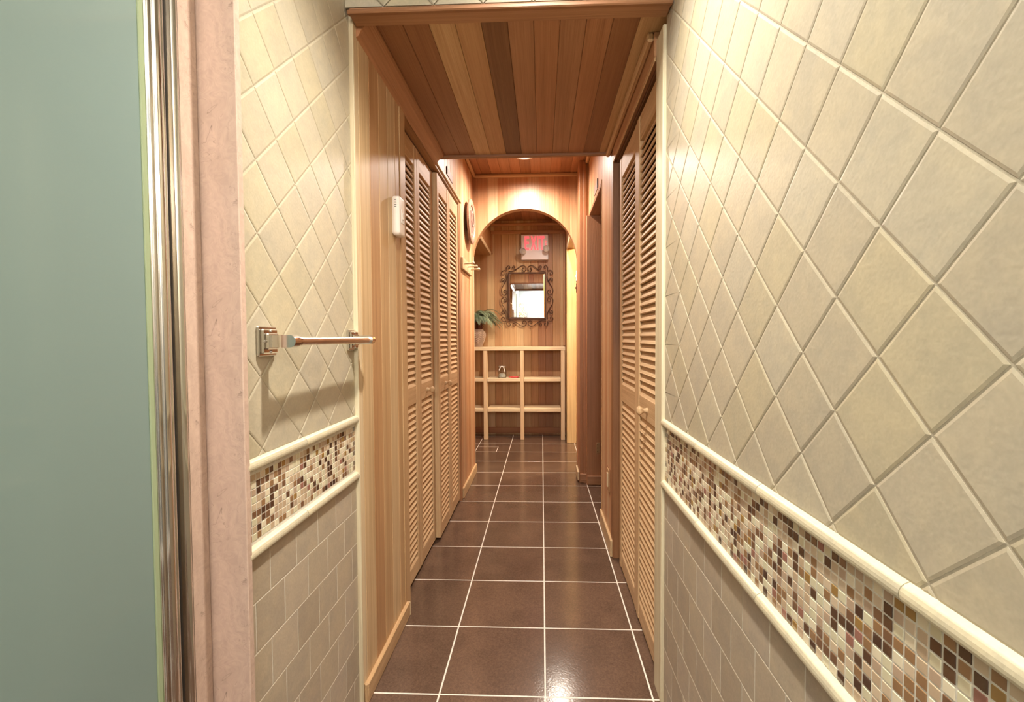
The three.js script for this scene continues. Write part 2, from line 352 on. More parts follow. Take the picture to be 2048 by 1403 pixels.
// shower door: glass in a chrome frame, marble jamb
{
  const XG = -0.62;
  const j = struct('trim_1', 'pink polished marble jamb between the shower door and tiled wall', 'jamb');
  part(j, 'marble_return', db(XG - 0.03, XG, 0, NEARC, 0.752, 0.8064, 0.001, 1), M.marble);
  part(j, 'marble_face', db(XG - 0.03, -0.5485, 0, NEARC, 0.807, 0.8215, 0.0015, 1), M.marble);
  part(j, 'caulk_line', db(-0.5595, -0.5535, 0, NEARC, 0.8205, 0.8245, 0.0015, 1), M.caulk);
  const k = struct('trim_2', 'marble threshold under the shower door', 'threshold');
  part(k, 'curb', db(-0.66, -0.585, 0, 0.09, -0.65, 0.752, 0.004, 2), M.marble);
  const fr = thing('shower_frame', 'polished chrome jamb channel fixed to the pink marble jamb', 'shower frame', [XG, 0.09, -0.752]);
  // local: x out of the wall, z towards the camera; extruded along y
  const up = (pts, h) => extrude(pts, h).rotateX(-Math.PI / 2); // profile (a, b) -> x = a, z = -b
  const arc = (cx, cy, r, a0, a1, n = 10) => Array.from({ length: n + 1 }, (_, i) => { const a = a0 + (a1 - a0) * i / n; return [cx + r * Math.cos(a), cy + r * Math.sin(a)]; });
  const prof = (zs) => zs; // kept readable: profiles are lists of [x, -z]
  part(fr, 'jamb_channel', up(prof([[-0.02, 0], [0.010, 0], [0.012, -0.0015], ...arc(0.009, -0.0085, 0.0062, Math.PI / 2, -Math.PI / 2, 12), [0.004, -0.0165], [-0.02, -0.0165]]), 2.07), M.chrome);
  part(fr, 'gasket', up([[-0.02, -0.0166], [0.001, -0.0166], [0.001, -0.0265], [-0.02, -0.0265]], 2.07), M.gasket, 'dark rubber gasket strip');
  const dr = thing('shower_door', 'frosted greenish glass shower door with chrome edge stile', 'shower door', [XG, 0.095, -0.7254]);
  part(dr, 'edge_stile', up([[-0.012, 0], [0.006, 0], ...arc(0.006, -0.004, 0.004, Math.PI / 2, -Math.PI / 2, 8), [0.008, -0.0085], ...arc(0.008, -0.0155, 0.0068, Math.PI / 2, -Math.PI / 2, 14), [0.006, -0.0235], ...arc(0.005, -0.0265, 0.003, Math.PI / 2, -Math.PI / 2, 8), [0.003, -0.031], [-0.012, -0.031]], 2.06), M.chrome);
  part(dr, 'glazing_strip', cb(-0.008, 0.003, 0, 2.06, 0.0312, 0.040, 0.001, 1), M.glassEdge, 'pale green glazing edge strip');
  part(dr, 'glass_panel', cb(-0.0035, 0.0005, 0.03, 2.03, 0.0385, 1.33, 0.0005, 1), M.glass, 'frosted greenish glass');
  part(dr, 'top_rail', cb(-0.012, 0.008, 2.03, 2.06, 0.032, 1.36, 0.003, 2), M.chrome);
  part(dr, 'bottom_rail', cb(-0.012, 0.008, 0, 0.03, 0.032, 1.36, 0.003, 2), M.chrome);
  part(dr, 'edge_stile', cb(-0.012, 0.008, 0.03, 2.03, 1.33, 1.36, 0.003, 1), M.chrome);
}

// ------------------------------------------------------------------ boarded walls and ceilings
// vertical planks along a side wall (X constant) or across (D constant)
function planksSide(wall, X, s, dA, dB, y0, y1, mats, start, pitch = 0.0835, t = 0.012) {
  let i = 0; const list = [];
  let a = dA, b = start;
  while (a < dB - 0.003) { b = Math.min(b, dB); if (b - a > 0.004) list.push([a, b]); a = b; b += pitch; }
  for (const [p, q] of list) part(wall, 'plank', db(Math.min(X, X - s * t), Math.max(X, X - s * t), typeof y0 === 'function' ? y0(p, q) : y0, y1, p + 0.0004, q - 0.0004, 0.0022, 1), mats[i++ % mats.length]);
}
function planksFace(wall, D, xA, xB, y0, y1, mats, start, pitch = 0.083, t = 0.012) { // face towards the camera at depth D
  let i = 0, a = xA, b = start;
  while (a < xB - 0.003) { b = Math.min(b, xB); if (b - a > 0.004) part(wall, 'plank', db(a + 0.0004, b - 0.0004, y0, y1, D, D + t, 0.0022, 1), mats[i++ % mats.length]); a = b; b += pitch; }
}
// left corridor wall, near stretch
{
  const w = struct('wall_left_near', 'cedar panelled left wall between the tiles and louvre doors', 'wall');
  part(w, 'backing', db(XWL - 0.10, XWL - 0.012, 0, C1 + 0.05, DO + 0.001, 1.80, 0.001, 1), M.closet);
  planksSide(w, XWL, 1, DO + 0.004, 1.748, 0, C1, [W.pale, W.tan, W.amber, W.honey, W.tan, W.honey], DO + 0.036);
  part(w, 'door_casing', db(XWL - 0.05, XWL + 0.003, 0.0, 2.045, 1.7485, 1.815, 0.002, 1), W.honey);
  part(w, 'edge_bead', db(XWL - 0.018, XWL + 0.001, 0, C1, DO - 0.001, DO + 0.003, 0.0008, 1), W.cream, 'pale edge bead at the end of the tiles');
  const w2 = struct('wall_left_far', 'cedar panelled left wall carrying the clock and hook rail', 'wall');
  part(w2, 'backing', db(-0.66, -0.567, 0, C2 + 0.05, 3.035, DARCH + 0.08, 0.001, 1), M.closet);
  part(w2, 'backing', db(-0.66, -0.567, 2.05, C2 + 0.05, 1.80, 3.035, 0.001, 1), M.closet);
  planksSide(w2, -0.555, 1, 3.08, DARCH, 0, C2, [W.peach, W.blush, W.peach, W.peach, W.coral, W.blush, W.peach, W.coral], 3.155);
  planksSide(w2, -0.555, 1, 2.36, 3.08, 2.06, C2, [W.blush, W.peach, W.blush, W.peach, W.peach], 2.44);
  part(w2, 'door_casing', db(-0.60, -0.5545, 0, 2.02, 3.035, 3.0795, 0.002, 1), W.red);
  part(w2, 'door_casing', db(-0.575, -0.551, 0, 2.02, 3.062, 3.078, 0.003, 1), W.amber);
  part(w2, 'corner_strip', db(-0.572, -0.5535, 0, 1.78, DARCH - 0.004, DARCH + 0.008, 0.002, 1), W.lightPine);
  const t = struct('trim_3', 'wooden head casing above the left louvre doors', 'casing');
  part(t, 'head_board', db(-0.60, -0.553, 2.018, 2.052, 1.8155, 3.0795, 0.002, 2), W.amber);
  part(t, 'head_moulding', db(-0.556, -0.543, 2.030, 2.058, 1.8155, 3.09, 0.004, 2), W.honey);
  part(t, 'door_track', db(-0.60, -0.586, 2.0135, 2.0175, 1.83, 3.03, 0.001, 2), W.dark);
  const bb = struct('baseboard_left', 'narrow wooden baseboard along the left corridor wall', 'baseboard');
  part(bb, 'baseboard_strip', db(XWL, XWL + 0.015, 0, 0.062, DO + 0.004, 1.765, 0.004, 2), W.honey);
  part(bb, 'baseboard_strip', db(-0.555, -0.541, 0, 0.075, 3.085, DARCH - 0.002, 0.004, 2), W.tan);
  part(bb, 'end_grain_chip', db(XWL + 0.001, XWL + 0.016, 0, 0.058, 1.7652, 1.772, 0.003, 0), W.pale, 'splintered pale end of the baseboard');
}
// right corridor wall
{
  const w = struct('wall_right_mid', 'narrow cedar wall between right louvre doors and side doorway', 'wall');
  part(w, 'backing', db(XWR + 0.012, 0.47, 0, C2 + 0.05, 2.275, 2.70, 0.001, 1), M.closet);
  part(w, 'backing', db(XWR + 0.012, 0.47, 2.035, C2 + 0.05, 2.70, 3.40, 0.001, 1), M.closet);
  planksSide(w, XWR, -1, 2.315, 2.70, 0, C2, [W.peach, W.blush, W.peach, W.blush, W.peach], 2.40);
  planksSide(w, XWR, -1, 2.70, 3.44, 2.025, C2, [W.peach, W.coral, W.peach, W.peach, W.coral], 2.78);
  part(w, 'end_post', db(XWR - 0.003, 0.43, 0, C1, 2.262, 2.3145, 0.002, 1), W.brown);
  part(w, 'edge_strip', db(XWR - 0.004, XWR + 0.004, 0, 2.04, 2.688, 2.7005, 0.002, 1), W.honey);
  part(w, 'soffit_board', db(XWR, 0.60, 2.018, 2.035, 2.70, 3.39, 0.001, 2), W.dusk);
  const c = struct('trim_4', 'cream painted jamb board at the end of the right tiles', 'jamb');
  part(c, 'jamb_board', db(0.358, 0.42, 0, C1 - 0.03, DO + 0.035, 1.44, 0.003, 1), W.cream);
  const h = struct('trim_5', 'wooden head track above the right louvre doors', 'track');
  part(h, 'head_board', db(0.352, 0.42, 1.985, C1, 1.44, 2.262, 0.003, 2), W.trim);
  part(h, 'door_track', db(0.372, 0.398, 1.972, 1.985, 1.44, 2.26, 0.001, 2), W.dark);
  part(h, 'track_lip', db(0.352, 0.358, 1.972, 1.985, 1.44, 2.262, 0.002, 2), W.honey);
  const bb = struct('baseboard_right', 'narrow wooden baseboard pieces along the right corridor wall', 'baseboard');
  part(bb, 'baseboard_strip', db(XWR - 0.013, XWR, 0, 0.088, 2.272, 2.70, 0.004, 2), W.tan);
  part(bb, 'baseboard_strip', db(0.272, 0.285, 0.015, 0.085, 3.45, 3.64, 0.004, 2), W.pale);
  part(bb, 'baseboard_strip', db(0.287, 0.345, 0.012, 0.075, 3.427, 3.44, 0.004, 0), W.dusk);
  part(bb, 'baseboard_strip', db(0.337, 0.60, 0.012, 0.075, 3.375, 3.388, 0.004, 0), W.dusk);
  // far jamb of the side doorway and the room behind it
  const jn = struct('wall_doorway_right', 'shaded cedar jamb and return of the right side doorway', 'wall');
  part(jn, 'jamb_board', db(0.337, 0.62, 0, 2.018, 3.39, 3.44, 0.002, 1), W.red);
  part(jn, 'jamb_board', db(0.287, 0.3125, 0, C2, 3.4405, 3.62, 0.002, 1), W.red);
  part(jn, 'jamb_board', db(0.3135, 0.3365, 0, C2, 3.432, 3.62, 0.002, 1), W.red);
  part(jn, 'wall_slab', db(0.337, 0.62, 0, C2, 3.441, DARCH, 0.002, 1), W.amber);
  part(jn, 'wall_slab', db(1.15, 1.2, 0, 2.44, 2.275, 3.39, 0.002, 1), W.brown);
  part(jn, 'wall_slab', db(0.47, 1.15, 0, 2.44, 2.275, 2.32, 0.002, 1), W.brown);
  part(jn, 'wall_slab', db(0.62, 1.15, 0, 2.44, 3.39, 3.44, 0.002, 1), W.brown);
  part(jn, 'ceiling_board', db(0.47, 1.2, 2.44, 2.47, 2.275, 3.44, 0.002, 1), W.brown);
  const hg = thing('door_hinge', 'small pale metal hinge leaf on the right doorway jamb', 'hinge', [0.42, 0.245, -3.39]);
  part(hg, 'hinge_leaf', cb(-0.014, 0.014, 0, 0.078, 0, 0.003, 0.001, 1), M.brass);
  for (const y of [0.012, 0.039, 0.066]) part(hg, 'screw', lathe([[0, 0.0042], [0.0035, 0.0036], [0.004, 0.003]], 10).rotateX(Math.PI / 2).translate(-0.003, y, 0), M.brownMetal);
}
// low ceiling of the passage (boards run away from the camera)
{
  const c = struct('ceiling', 'cedar boarded low ceiling over the louvre door passage', 'ceiling');
  part(c, 'backing', db(-0.66, 0.47, C1 + 0.012, C1 + 0.05, DO + 0.1, 2.37, 0.001, 2), M.closet);
  const tones = [W.brown, W.brown, W.honey, W.amber, W.dark, W.dusk, W.red, W.dusk, W.red, W.brown, W.honey];
  let x = -0.4955;
  part(c, 'board', db(-0.60, x - 0.0004, C1, C1 + 0.012, DO, 2.36, 0.0015, 2), W.brown);
  for (let i = 0; i < 11; i++) { const x1 = i === 10 ? 0.43 : x + 0.0792; part(c, 'board', db(x + 0.0004, x1 - 0.0004, C1, C1 + 0.012, DO, 2.36, 0.0015, 2), tones[i]); x = x1; }
  const f = struct('trim_6', 'wooden moulding across the front edge of the boarded ceiling', 'moulding');
  part(f, 'edge_moulding', db(XL + 0.012, XR - 0.002, 2.034, 2.046, DO - 0.045, DO - 0.0285, 0.003, 0), W.brown);
  part(f, 'edge_board', db(XL + 0.012, XR - 0.002, 2.040, C1 - 0.0005, DO - 0.0282, DO + 0.022, 0.003, 0), W.dusk);
  const b = struct('trim_7', 'wooden bead along the far edge of the low ceiling', 'moulding');
  part(b, 'edge_bead', db(XWL, XWR, C1 - 0.014, C1 + 0.004, 2.352, 2.372, 0.004, 0), W.brown);
  const cr = struct('trim_8', 'cove moulding where the low ceiling meets the left wall', 'moulding');
  const cove = extrude([[0, 0], [0.05, 0], [0.046, -0.008], [0.03, -0.014], [0.016, -0.028], [0.008, -0.044], [0, -0.05]], 2.35 - DO - 0.024, 0.5);
  part(cr, 'cove_strip', cove, W.red).position.set(XWL, C1 - 0.0005, -2.35);
  const cr2 = struct('trim_9', 'slim moulding where the low ceiling meets the right track', 'moulding');
  part(cr2, 'cove_strip', db(0.330, 0.352, C1 - 0.028, C1 - 0.0005, 1.44, 2.35, 0.006, 2), W.honey);
  const dw = struct('wall_drop', 'cedar boarded drop face between the low and high ceilings', 'wall');
  for (let i = 0, xa = -0.555; xa < 0.357; i++, xa += 0.083) part(dw, 'plank', db(xa + 0.0004, Math.min(xa + 0.083, 0.357) - 0.0004, C1 + 0.004, C2, 2.36, 2.372, 0.002, 1), wallMix[(i * 3 + 1) % wallMix.length]);
}
// high ceiling
{
  const c = struct('ceiling_far', 'cedar boarded higher ceiling in front of the arch', 'ceiling');
  part(c, 'backing', db(-0.66, 0.62, C2 + 0.012, C2 + 0.05, 2.36, DARCH + 0.02, 0.001, 2), M.closet);
  for (let i = 0; i < 12; i++) { const xa = -0.56 + i * 0.0795; part(c, 'board', db(xa + 0.0004, xa + 0.0791, C2, C2 + 0.012, 2.36, DARCH, 0.0015, 2), [W.red, W.brown, W.red, W.dusk][(i * 5) % 4]); }
  const t = struct('trim_10', 'wooden cove mouldings around the higher ceiling', 'moulding');
  part(t, 'cove_strip', db(-0.555, 0.357, C2 - 0.028, C2 - 0.0005, DARCH - 0.026, DARCH - 0.0005, 0.007, 0), W.honey);
  part(t, 'cove_strip', db(-0.555, -0.53, C2 - 0.028, C2 - 0.0005, 2.374, DARCH - 0.027, 0.007, 2), W.honey);
  part(t, 'cove_strip', db(0.332, 0.357, C2 - 0.028, C2 - 0.0005, 2.374, 3.43, 0.007, 2), W.honey);
}
// arch wall: vertical boards cut to the arch
const ARCH = { cx: -0.138, cy: 1.735, r: 0.428 };
{
  const w = struct('wall_arch', 'cedar board wall with a round arched opening', 'wall');
  const xs = [-0.62, -0.52]; for (let x = -0.52 + 0.0835; x < 0.33; x += 0.0835) xs.push(x); xs.push(0.337);
  const tone = [W.peach, W.peach, W.blush, W.coral, W.peach, W.peach, W.blush, W.peach, W.peach, W.coral, W.peach, W.coral];
  const yA = (x) => { const q = ARCH.r * ARCH.r - (x - ARCH.cx) ** 2; return q > 0 ? ARCH.cy + Math.sqrt(q) : ARCH.cy; };
  for (let i = 0; i + 1 < xs.length; i++) {
    const a = xs[i] + 0.0004, b = xs[i + 1] - 0.0004, pts = [];
    if (b < ARCH.cx - ARCH.r || a > ARCH.cx + ARCH.r) pts.push([a, 0], [b, 0]);
    else {
      if (a < ARCH.cx - ARCH.r) { pts.push([a, 0], [ARCH.cx - ARCH.r, 0]); }
      for (let k = 0; k <= 14; k++) { const x = Math.max(a, ARCH.cx - ARCH.r) + (Math.min(b, ARCH.cx + ARCH.r) - Math.max(a, ARCH.cx - ARCH.r)) * k / 14; pts.push([x, yA(x)]); }
      if (b > ARCH.cx + ARCH.r) { pts.push([ARCH.cx + ARCH.r, 0], [b, 0]); }
    }
    pts.push([b, C2], [a, C2]);
    const g = new THREE.ExtrudeGeometry(new THREE.Shape(pts.map((p) => new THREE.Vector2(...p))), { depth: 0.012, bevelEnabled: true, bevelSize: -0.0008, bevelThickness: 0.0008, bevelSegments: 1, bevelOffset: 0 });
    g.translate(0, 0, -DARCH - 0.0128);
    const uv = g.attributes.uv, ps = g.attributes.position, o1 = rr(0, 5), o2 = rr(0, 5); for (let k = 0; k < uv.count; k++) uv.setXY(k, ps.getX(k) + o1, ps.getY(k) + o2);
    part(w, 'plank', g, tone[i % tone.length]);
  }
  // core with the intrados
  const s = new THREE.Shape(); s.moveTo(-0.62, 0); s.lineTo(ARCH.cx - ARCH.r, 0); s.lineTo(ARCH.cx - ARCH.r, ARCH.cy);
  for (let k = 0; k <= 40; k++) { const a = Math.PI - Math.PI * k / 40; s.lineTo(ARCH.cx + ARCH.r * Math.cos(a), ARCH.cy + ARCH.r * Math.sin(a)); }
  s.lineTo(ARCH.cx + ARCH.r, 0); s.lineTo(0.337, 0); s.lineTo(0.337, C2); s.lineTo(-0.62, C2);
  const core = new THREE.ExtrudeGeometry(s, { depth: 0.06, bevelEnabled: false }); core.translate(0, 0, -DARCH - 0.0735);
  part(w, 'arch_core', core, W.amber, 'curved lining of the arch');
}

// ------------------------------------------------------------------ room beyond the arch
{
  const w = struct('wall_back', 'cedar panelled back wall behind the exit sign and mirror', 'wall');
  part(w, 'backing', db(-1.2, 0.45, 0, C2 + 0.05, DBACK + 0.012, DBACK + 0.08, 0.001, 1), M.closet);
  planksFace(w, DBACK, -1.2, 0.45, 0, C2, [W.amber, W.tan, W.honey, W.dusk, W.tan, W.honey, W.amber, W.tan, W.amber, W.honey, W.honey, W.tan, W.honey, W.amber, W.dusk, W.dusk, W.amber, W.honey], -1.2 + 0.083);
  part(w, 'crown_strip', db(-0.575, 0.27, 2.375, 2.405, DBACK - 0.03, DBACK, 0.006, 0), W.trim);
  part(w, 'picture_rail', db(-0.575, 0.27, 2.285, 2.325, DBACK - 0.022, DBACK, 0.006, 0), W.trim);
  part(w, 'corner_strip', db(-0.575, -0.552, 2.06, 2.285, DBACK - 0.018, DBACK, 0.004, 1), W.trim);
  part(w, 'corner_strip', db(0.245, 0.268, 1.02, 2.285, DBACK - 0.018, DBACK, 0.004, 1), W.trim);
  const bb = struct('baseboard_back', 'reddish wooden baseboard along the back wall under the shelf', 'baseboard');
  part(bb, 'baseboard_strip', db(-1.2, 0.27, 0.022, 0.09, DBACK - 0.016, DBACK, 0.004, 0), W.red);
  const lw = struct('wall_vestibule_left', 'wooden header over the left recess beyond the arch', 'wall');
  part(lw, 'header_box', db(-1.2, -0.575, 2.055, C2, DARCH + 0.0735, DBACK, 0.003, 2), W.amber);
  part(lw, 'header_lit_edge', db(-0.579, -0.570, 2.05, 2.09, DARCH + 0.0735, DBACK - 0.019, 0.003, 2), W.lightPine);  // pale tone stands in for light caught along the header edge
  part(lw, 'wall_slab', db(-1.25, -1.2, 0, C2, DARCH + 0.0735, DBACK + 0.08, 0.003, 1), W.amber);
  part(lw, 'wall_slab', db(-1.25, -0.62, 0, C2, DARCH - 0.02, DARCH + 0.0735, 0.003, 1), W.amber);
  const rw = struct('wall_vestibule_right', 'warm lit doorway in the right wall beyond the arch', 'wall');
  part(rw, 'header_box', db(0.268, 0.36, 2.035, C2, DARCH + 0.0735, DBACK, 0.003, 2), W.amber);
  part(rw, 'header_lit_edge', db(0.262, 0.27, 2.025, 2.075, DARCH + 0.0735, 4.72, 0.003, 2), W.lightPine);  // pale strip paints the lit sliver on this header edge
  part(rw, 'door_post', db(0.262, 0.36, 0, 2.034, 4.73, 4.80, 0.003, 1), W.yellow, 'yellowish pine door post');
  part(rw, 'wall_slab', db(0.27, 0.36, 0, 2.034, 4.80, DBACK, 0.003, 1), W.amber);
  part(rw, 'wall_slab', db(0.3375, 2.0, 0, C2, DARCH, DARCH + 0.05, 0.003, 1), W.amber);
  part(rw, 'wall_slab', db(0.36, 2.0, 0, C2, 4.83, 4.9, 0.003, 1), W.pine);
  part(rw, 'wall_slab', db(1.95, 2.0, 0, C2, DARCH + 0.05, 4.83, 0.003, 1), W.pine);
  const c = struct('ceiling_vestibule', 'cedar boarded ceiling of the room beyond the arch', 'ceiling');
  for (let i = 0; i < 19; i++) { const xa = -1.2 + i * 0.0825; part(c, 'board', db(xa + 0.0004, xa + 0.0821, C2, C2 + 0.012, DARCH + 0.0735, DBACK, 0.0015, 2), [W.red, W.brown, W.red, W.dusk][(i * 7) % 4]); }
  part(c, 'ceiling_slab', db(0.36, 2.0, C2, C2 + 0.05, DARCH + 0.05, 4.9, 0.002, 2), M.plaster);
}

// ------------------------------------------------------------------ louvre doors
const slatGeo = {};
function louvre(name, label, x, D, turn, width, top, hasKnob, knobU, low = 0.016) {
  const o = struct(name, label, 'door', [x, 0, -D], turn);
  const st = 0.0425, t = 0.028, z0 = -t, z1 = 0;
  part(o, 'stile', cb(0.001, st, low, top, z0, z1, 0.003, 1), W.door); part(o, 'stile', cb(width - st, width - 0.001, low, top, z0, z1, 0.003, 1), W.door);
  const rail = (y0, y1) => cb(st, width - st, y0, y1, z0 + 0.001, z1 - 0.002, 0.002, 0);
  part(o, 'top_rail', rail(top - 0.095, top), W.door); part(o, 'lock_rail', rail(0.815, 0.897), W.door); part(o, 'bottom_rail', rail(low, 0.085), W.door);
  const len = width - 2 * st, key = len.toFixed(4);
  if (!slatGeo[key]) slatGeo[key] = [0, 1, 2, 3].map(() => cb(-len / 2, len / 2, -0.0200, 0.0200, -0.0036, 0.0036, 0.0016, 0).rotateX(-0.45));
  const run = (y0, y1) => { const n = Math.round((y1 - y0) / 0.0287); for (let i = 0; i < n; i++) { const m = part(o, 'slat', slatGeo[key][i % 4], W.slat); m.position.set(width / 2, y0 + (i + 0.5) * (y1 - y0) / n, -t / 2); } };
  run(0.897, top - 0.095); run(0.085, 0.815);
  if (hasKnob) part(o, 'knob', lathe([[0, 0], [0.011, 0], [0.009, 0.006], [0.0075, 0.014], [0.012, 0.02], [0.0165, 0.026], [0.0165, 0.031], [0.011, 0.037], [0, 0.039]], 22).rotateX(Math.PI / 2).translate(knobU, 0.855, z1 - 0.002), W.door, 'round wooden knob');
  return o;
}
const wl = 0.3035;
louvre('door_1', 'left louvred bifold leaf nearest the tiles, no knob', -0.584, 1.822, Math.PI / 2, wl, 2.008, false, 0);
louvre('door_2', 'left louvred bifold leaf, second from tiles, nearer wooden knob', -0.584, 1.822 + wl, Math.PI / 2, wl, 2.008, true, wl * 0.5);
louvre('door_3', 'left louvred bifold leaf standing slightly proud, farther wooden knob', -0.560, 2.432, Math.PI / 2, 0.3, 2.008, true, 0.17);
louvre('door_4', 'left louvred bifold leaf nearest the clock wall, no knob', -0.561, 2.733, Math.PI / 2, 0.3, 2.008, false, 0);
louvre('door_5', 'right louvred bifold leaf beside the tiles, with wooden knob', 0.374, 1.795, -Math.PI / 2, 0.385, 1.956, true, 0.175, 0.012);
louvre('door_6', 'right louvred bifold leaf farther from the tiles, no knob', 0.376, 2.192, -Math.PI / 2, 0.395, 1.956, false, 0, 0.012);
// closets behind the louvres
{
  const c = struct('wall_closet', 'dim closet linings behind the louvred doors', 'wall');
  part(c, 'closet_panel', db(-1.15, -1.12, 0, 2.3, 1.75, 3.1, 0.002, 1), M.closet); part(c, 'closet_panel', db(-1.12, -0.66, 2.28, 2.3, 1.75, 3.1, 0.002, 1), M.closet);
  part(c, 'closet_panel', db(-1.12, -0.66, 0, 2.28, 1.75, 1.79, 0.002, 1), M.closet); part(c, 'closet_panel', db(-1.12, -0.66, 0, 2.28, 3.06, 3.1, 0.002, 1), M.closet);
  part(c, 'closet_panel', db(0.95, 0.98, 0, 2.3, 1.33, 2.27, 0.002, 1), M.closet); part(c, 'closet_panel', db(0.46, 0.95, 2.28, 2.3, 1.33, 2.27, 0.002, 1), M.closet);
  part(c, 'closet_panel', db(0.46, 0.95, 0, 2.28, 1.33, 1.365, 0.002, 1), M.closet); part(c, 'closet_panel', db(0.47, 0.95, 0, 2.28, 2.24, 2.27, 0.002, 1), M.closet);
}

// ------------------------------------------------------------------ towel bar
{
  const o = thing('towel_bar', 'polished chrome towel bar on the left diamond tiles', 'towel bar', [XL, 1.114, -0.891]);
  for (const z of [0, -0.411]) {
    const b = part(o, 'bracket_plate', mergeGeometries([cb(0, 0.006, -0.03, 0.03, z - 0.03, z + 0.03, 0.0022, 1), cb(0.006, 0.012, -0.025, 0.025, z - 0.025, z + 0.025, 0.003, 1), cb(0.012, 0.018, -0.016, 0.016, z - 0.018, z + 0.018, 0.002, 1)]), M.chrome);
    for (const [dy, dz] of [[0.021, 0], [-0.021, 0], [0, 0.0215], [0, -0.0215]]) part(b, 'stud', new THREE.SphereGeometry(0.0028, 10, 8).translate(0.0125, dy, z + dz), M.chrome);
    // post with a rounded outer end
    const pr = [[0.016, -0.0125], [0.057, -0.0125]]; for (let i = 0; i <= 10; i++) { const a = -Math.PI / 2 + Math.PI * i / 10; pr.push([0.057 + 0.0125 * Math.cos(a), 0.0125 * Math.sin(a)]); } pr.push([0.016, 0.0125]);
    part(o, 'post', extrude(pr, 0.022, 0.5).translate(0, 0, z - 0.011), M.chrome);
  }
  part(o, 'bar', mergeGeometries([new THREE.CylinderGeometry(0.0092, 0.0092, 0.41, 28).rotateX(Math.PI / 2).translate(0.056, 0, -0.2055)]), M.nickel, 'slim round bar with rosy reflections');
  part(o, 'collar', new THREE.CylinderGeometry(0.0106, 0.0106, 0.012, 24).rotateX(Math.PI / 2).translate(0.056, 0, -0.018), M.chrome);
  part(o, 'end_cap', lathe([[0.0096, 0], [0.0096, 0.006], [0.006, 0.008], [0.006, 0.016], [0, 0.018]], 20).rotateX(-Math.PI / 2).translate(0.056, 0, -0.4225), M.chrome);
}
// ------------------------------------------------------------------ wall alarm
{
  const o = thing('wall_alarm', 'small white plastic detector box on the left cedar wall', 'detector', [XWL, 1.498, -1.685]);
  const sh = new THREE.Shape(); const w = 0.035, h = 0.145, r = 0.016;
  sh.moveTo(-w + r, 0); sh.lineTo(w - r, 0); sh.quadraticCurveTo(w, 0, w, r); sh.lineTo(w, h - r); sh.quadraticCurveTo(w, h, w - r, h); sh.lineTo(-w + r, h); sh.quadraticCurveTo(-w, h, -w, h - r); sh.lineTo(-w, r); sh.quadraticCurveTo(-w, 0, -w + r, 0);
  const g = new THREE.ExtrudeGeometry(sh, { depth: 0.012, bevelEnabled: true, bevelSize: 0.007, bevelThickness: 0.008, bevelSegments: 4, curveSegments: 6, bevelOffset: -0.007 });
  part(o, 'housing', toCreasedNormals(g, 0.8).rotateY(Math.PI / 2).translate(0.0085, 0, 0), M.whitePlastic);
  part(o, 'base_plate', cb(0, 0.004, 0.006, h - 0.006, -0.03, 0.03, 0.0018, 1), M.white);
  part(o, 'front_panel', cb(0.0283, 0.0303, 0.048, 0.1, -0.02, 0.012, 0.001, 1), M.white);
  part(o, 'button', cb(0.0303, 0.0323, 0.062, 0.086, -0.01, 0.004, 0.001, 1), M.whitePlastic);
  for (let i = 0; i < 5; i++) part(o, 'vent_slot', cb(0.010, 0.018, 0.102 + i * 0.0062, 0.1045 + i * 0.0062, 0.0342, 0.0354, 0.0004, 1), M.slot);
}
// ------------------------------------------------------------------ clock
{
  const o = thing('wall_clock', 'round wooden wall clock with dark dial above the hook rail', 'clock', [-0.555, 1.985, -3.40]);
  part(o, 'rim', lathe([[0.118, 0.026], [0.118, 0.036], [0.126, 0.041], [0.152, 0.042], [0.162, 0.038], [0.165, 0.030], [0.160, 0.022], [0.118, 0.022]], 56).rotateZ(-Math.PI / 2), wood('#a98874', 0.3));
  part(o, 'dial', lathe([[0, 0.031], [0.118, 0.031], [0.118, 0.022], [0, 0.022]], 48).rotateZ(-Math.PI / 2), M.dial);
  part(o, 'movement_box', cb(0, 0.0218, -0.05, 0.05, -0.05, 0.05, 0.003, 1), M.dark);
  for (let i = 0; i < 12; i++) part(o, 'hour_mark', cb(0.031, 0.0325, 0.088, 0.108, -0.004, 0.004, 0.0006, 1).rotateX(i * Math.PI / 6), M.dialMark);
  part(o, 'hour_hand', cb(0.033, 0.0345, -0.012, 0.055, -0.004, 0.004, 0.0008, 1).rotateX(-2.1), M.dark); part(o, 'minute_hand', cb(0.035, 0.0365, -0.015, 0.09, -0.003, 0.003, 0.0008, 1).rotateX(0.7), M.dark);
}
// ------------------------------------------------------------------ hook rail
{
  const o = thing('hook_rail', 'wooden peg rail with three pegs under the clock', 'hook rail', [-0.555, 1.592, -3.31]);
  part(o, 'rail_board', cb(0, 0.016, 0, 0.085, -0.205, 0.205, 0.004, 2), W.tan);
  for (const z of [0.14, 0.0, -0.14]) part(o, 'peg', lathe([[0.006, 0], [0.006, 0.045], [0.007, 0.052], [0.0105, 0.06], [0.0105, 0.067], [0.006, 0.073], [0, 0.074]], 16).rotateZ(-Math.PI / 2 + 0.05).translate(0.014, 0.045, z), W.pale);
}
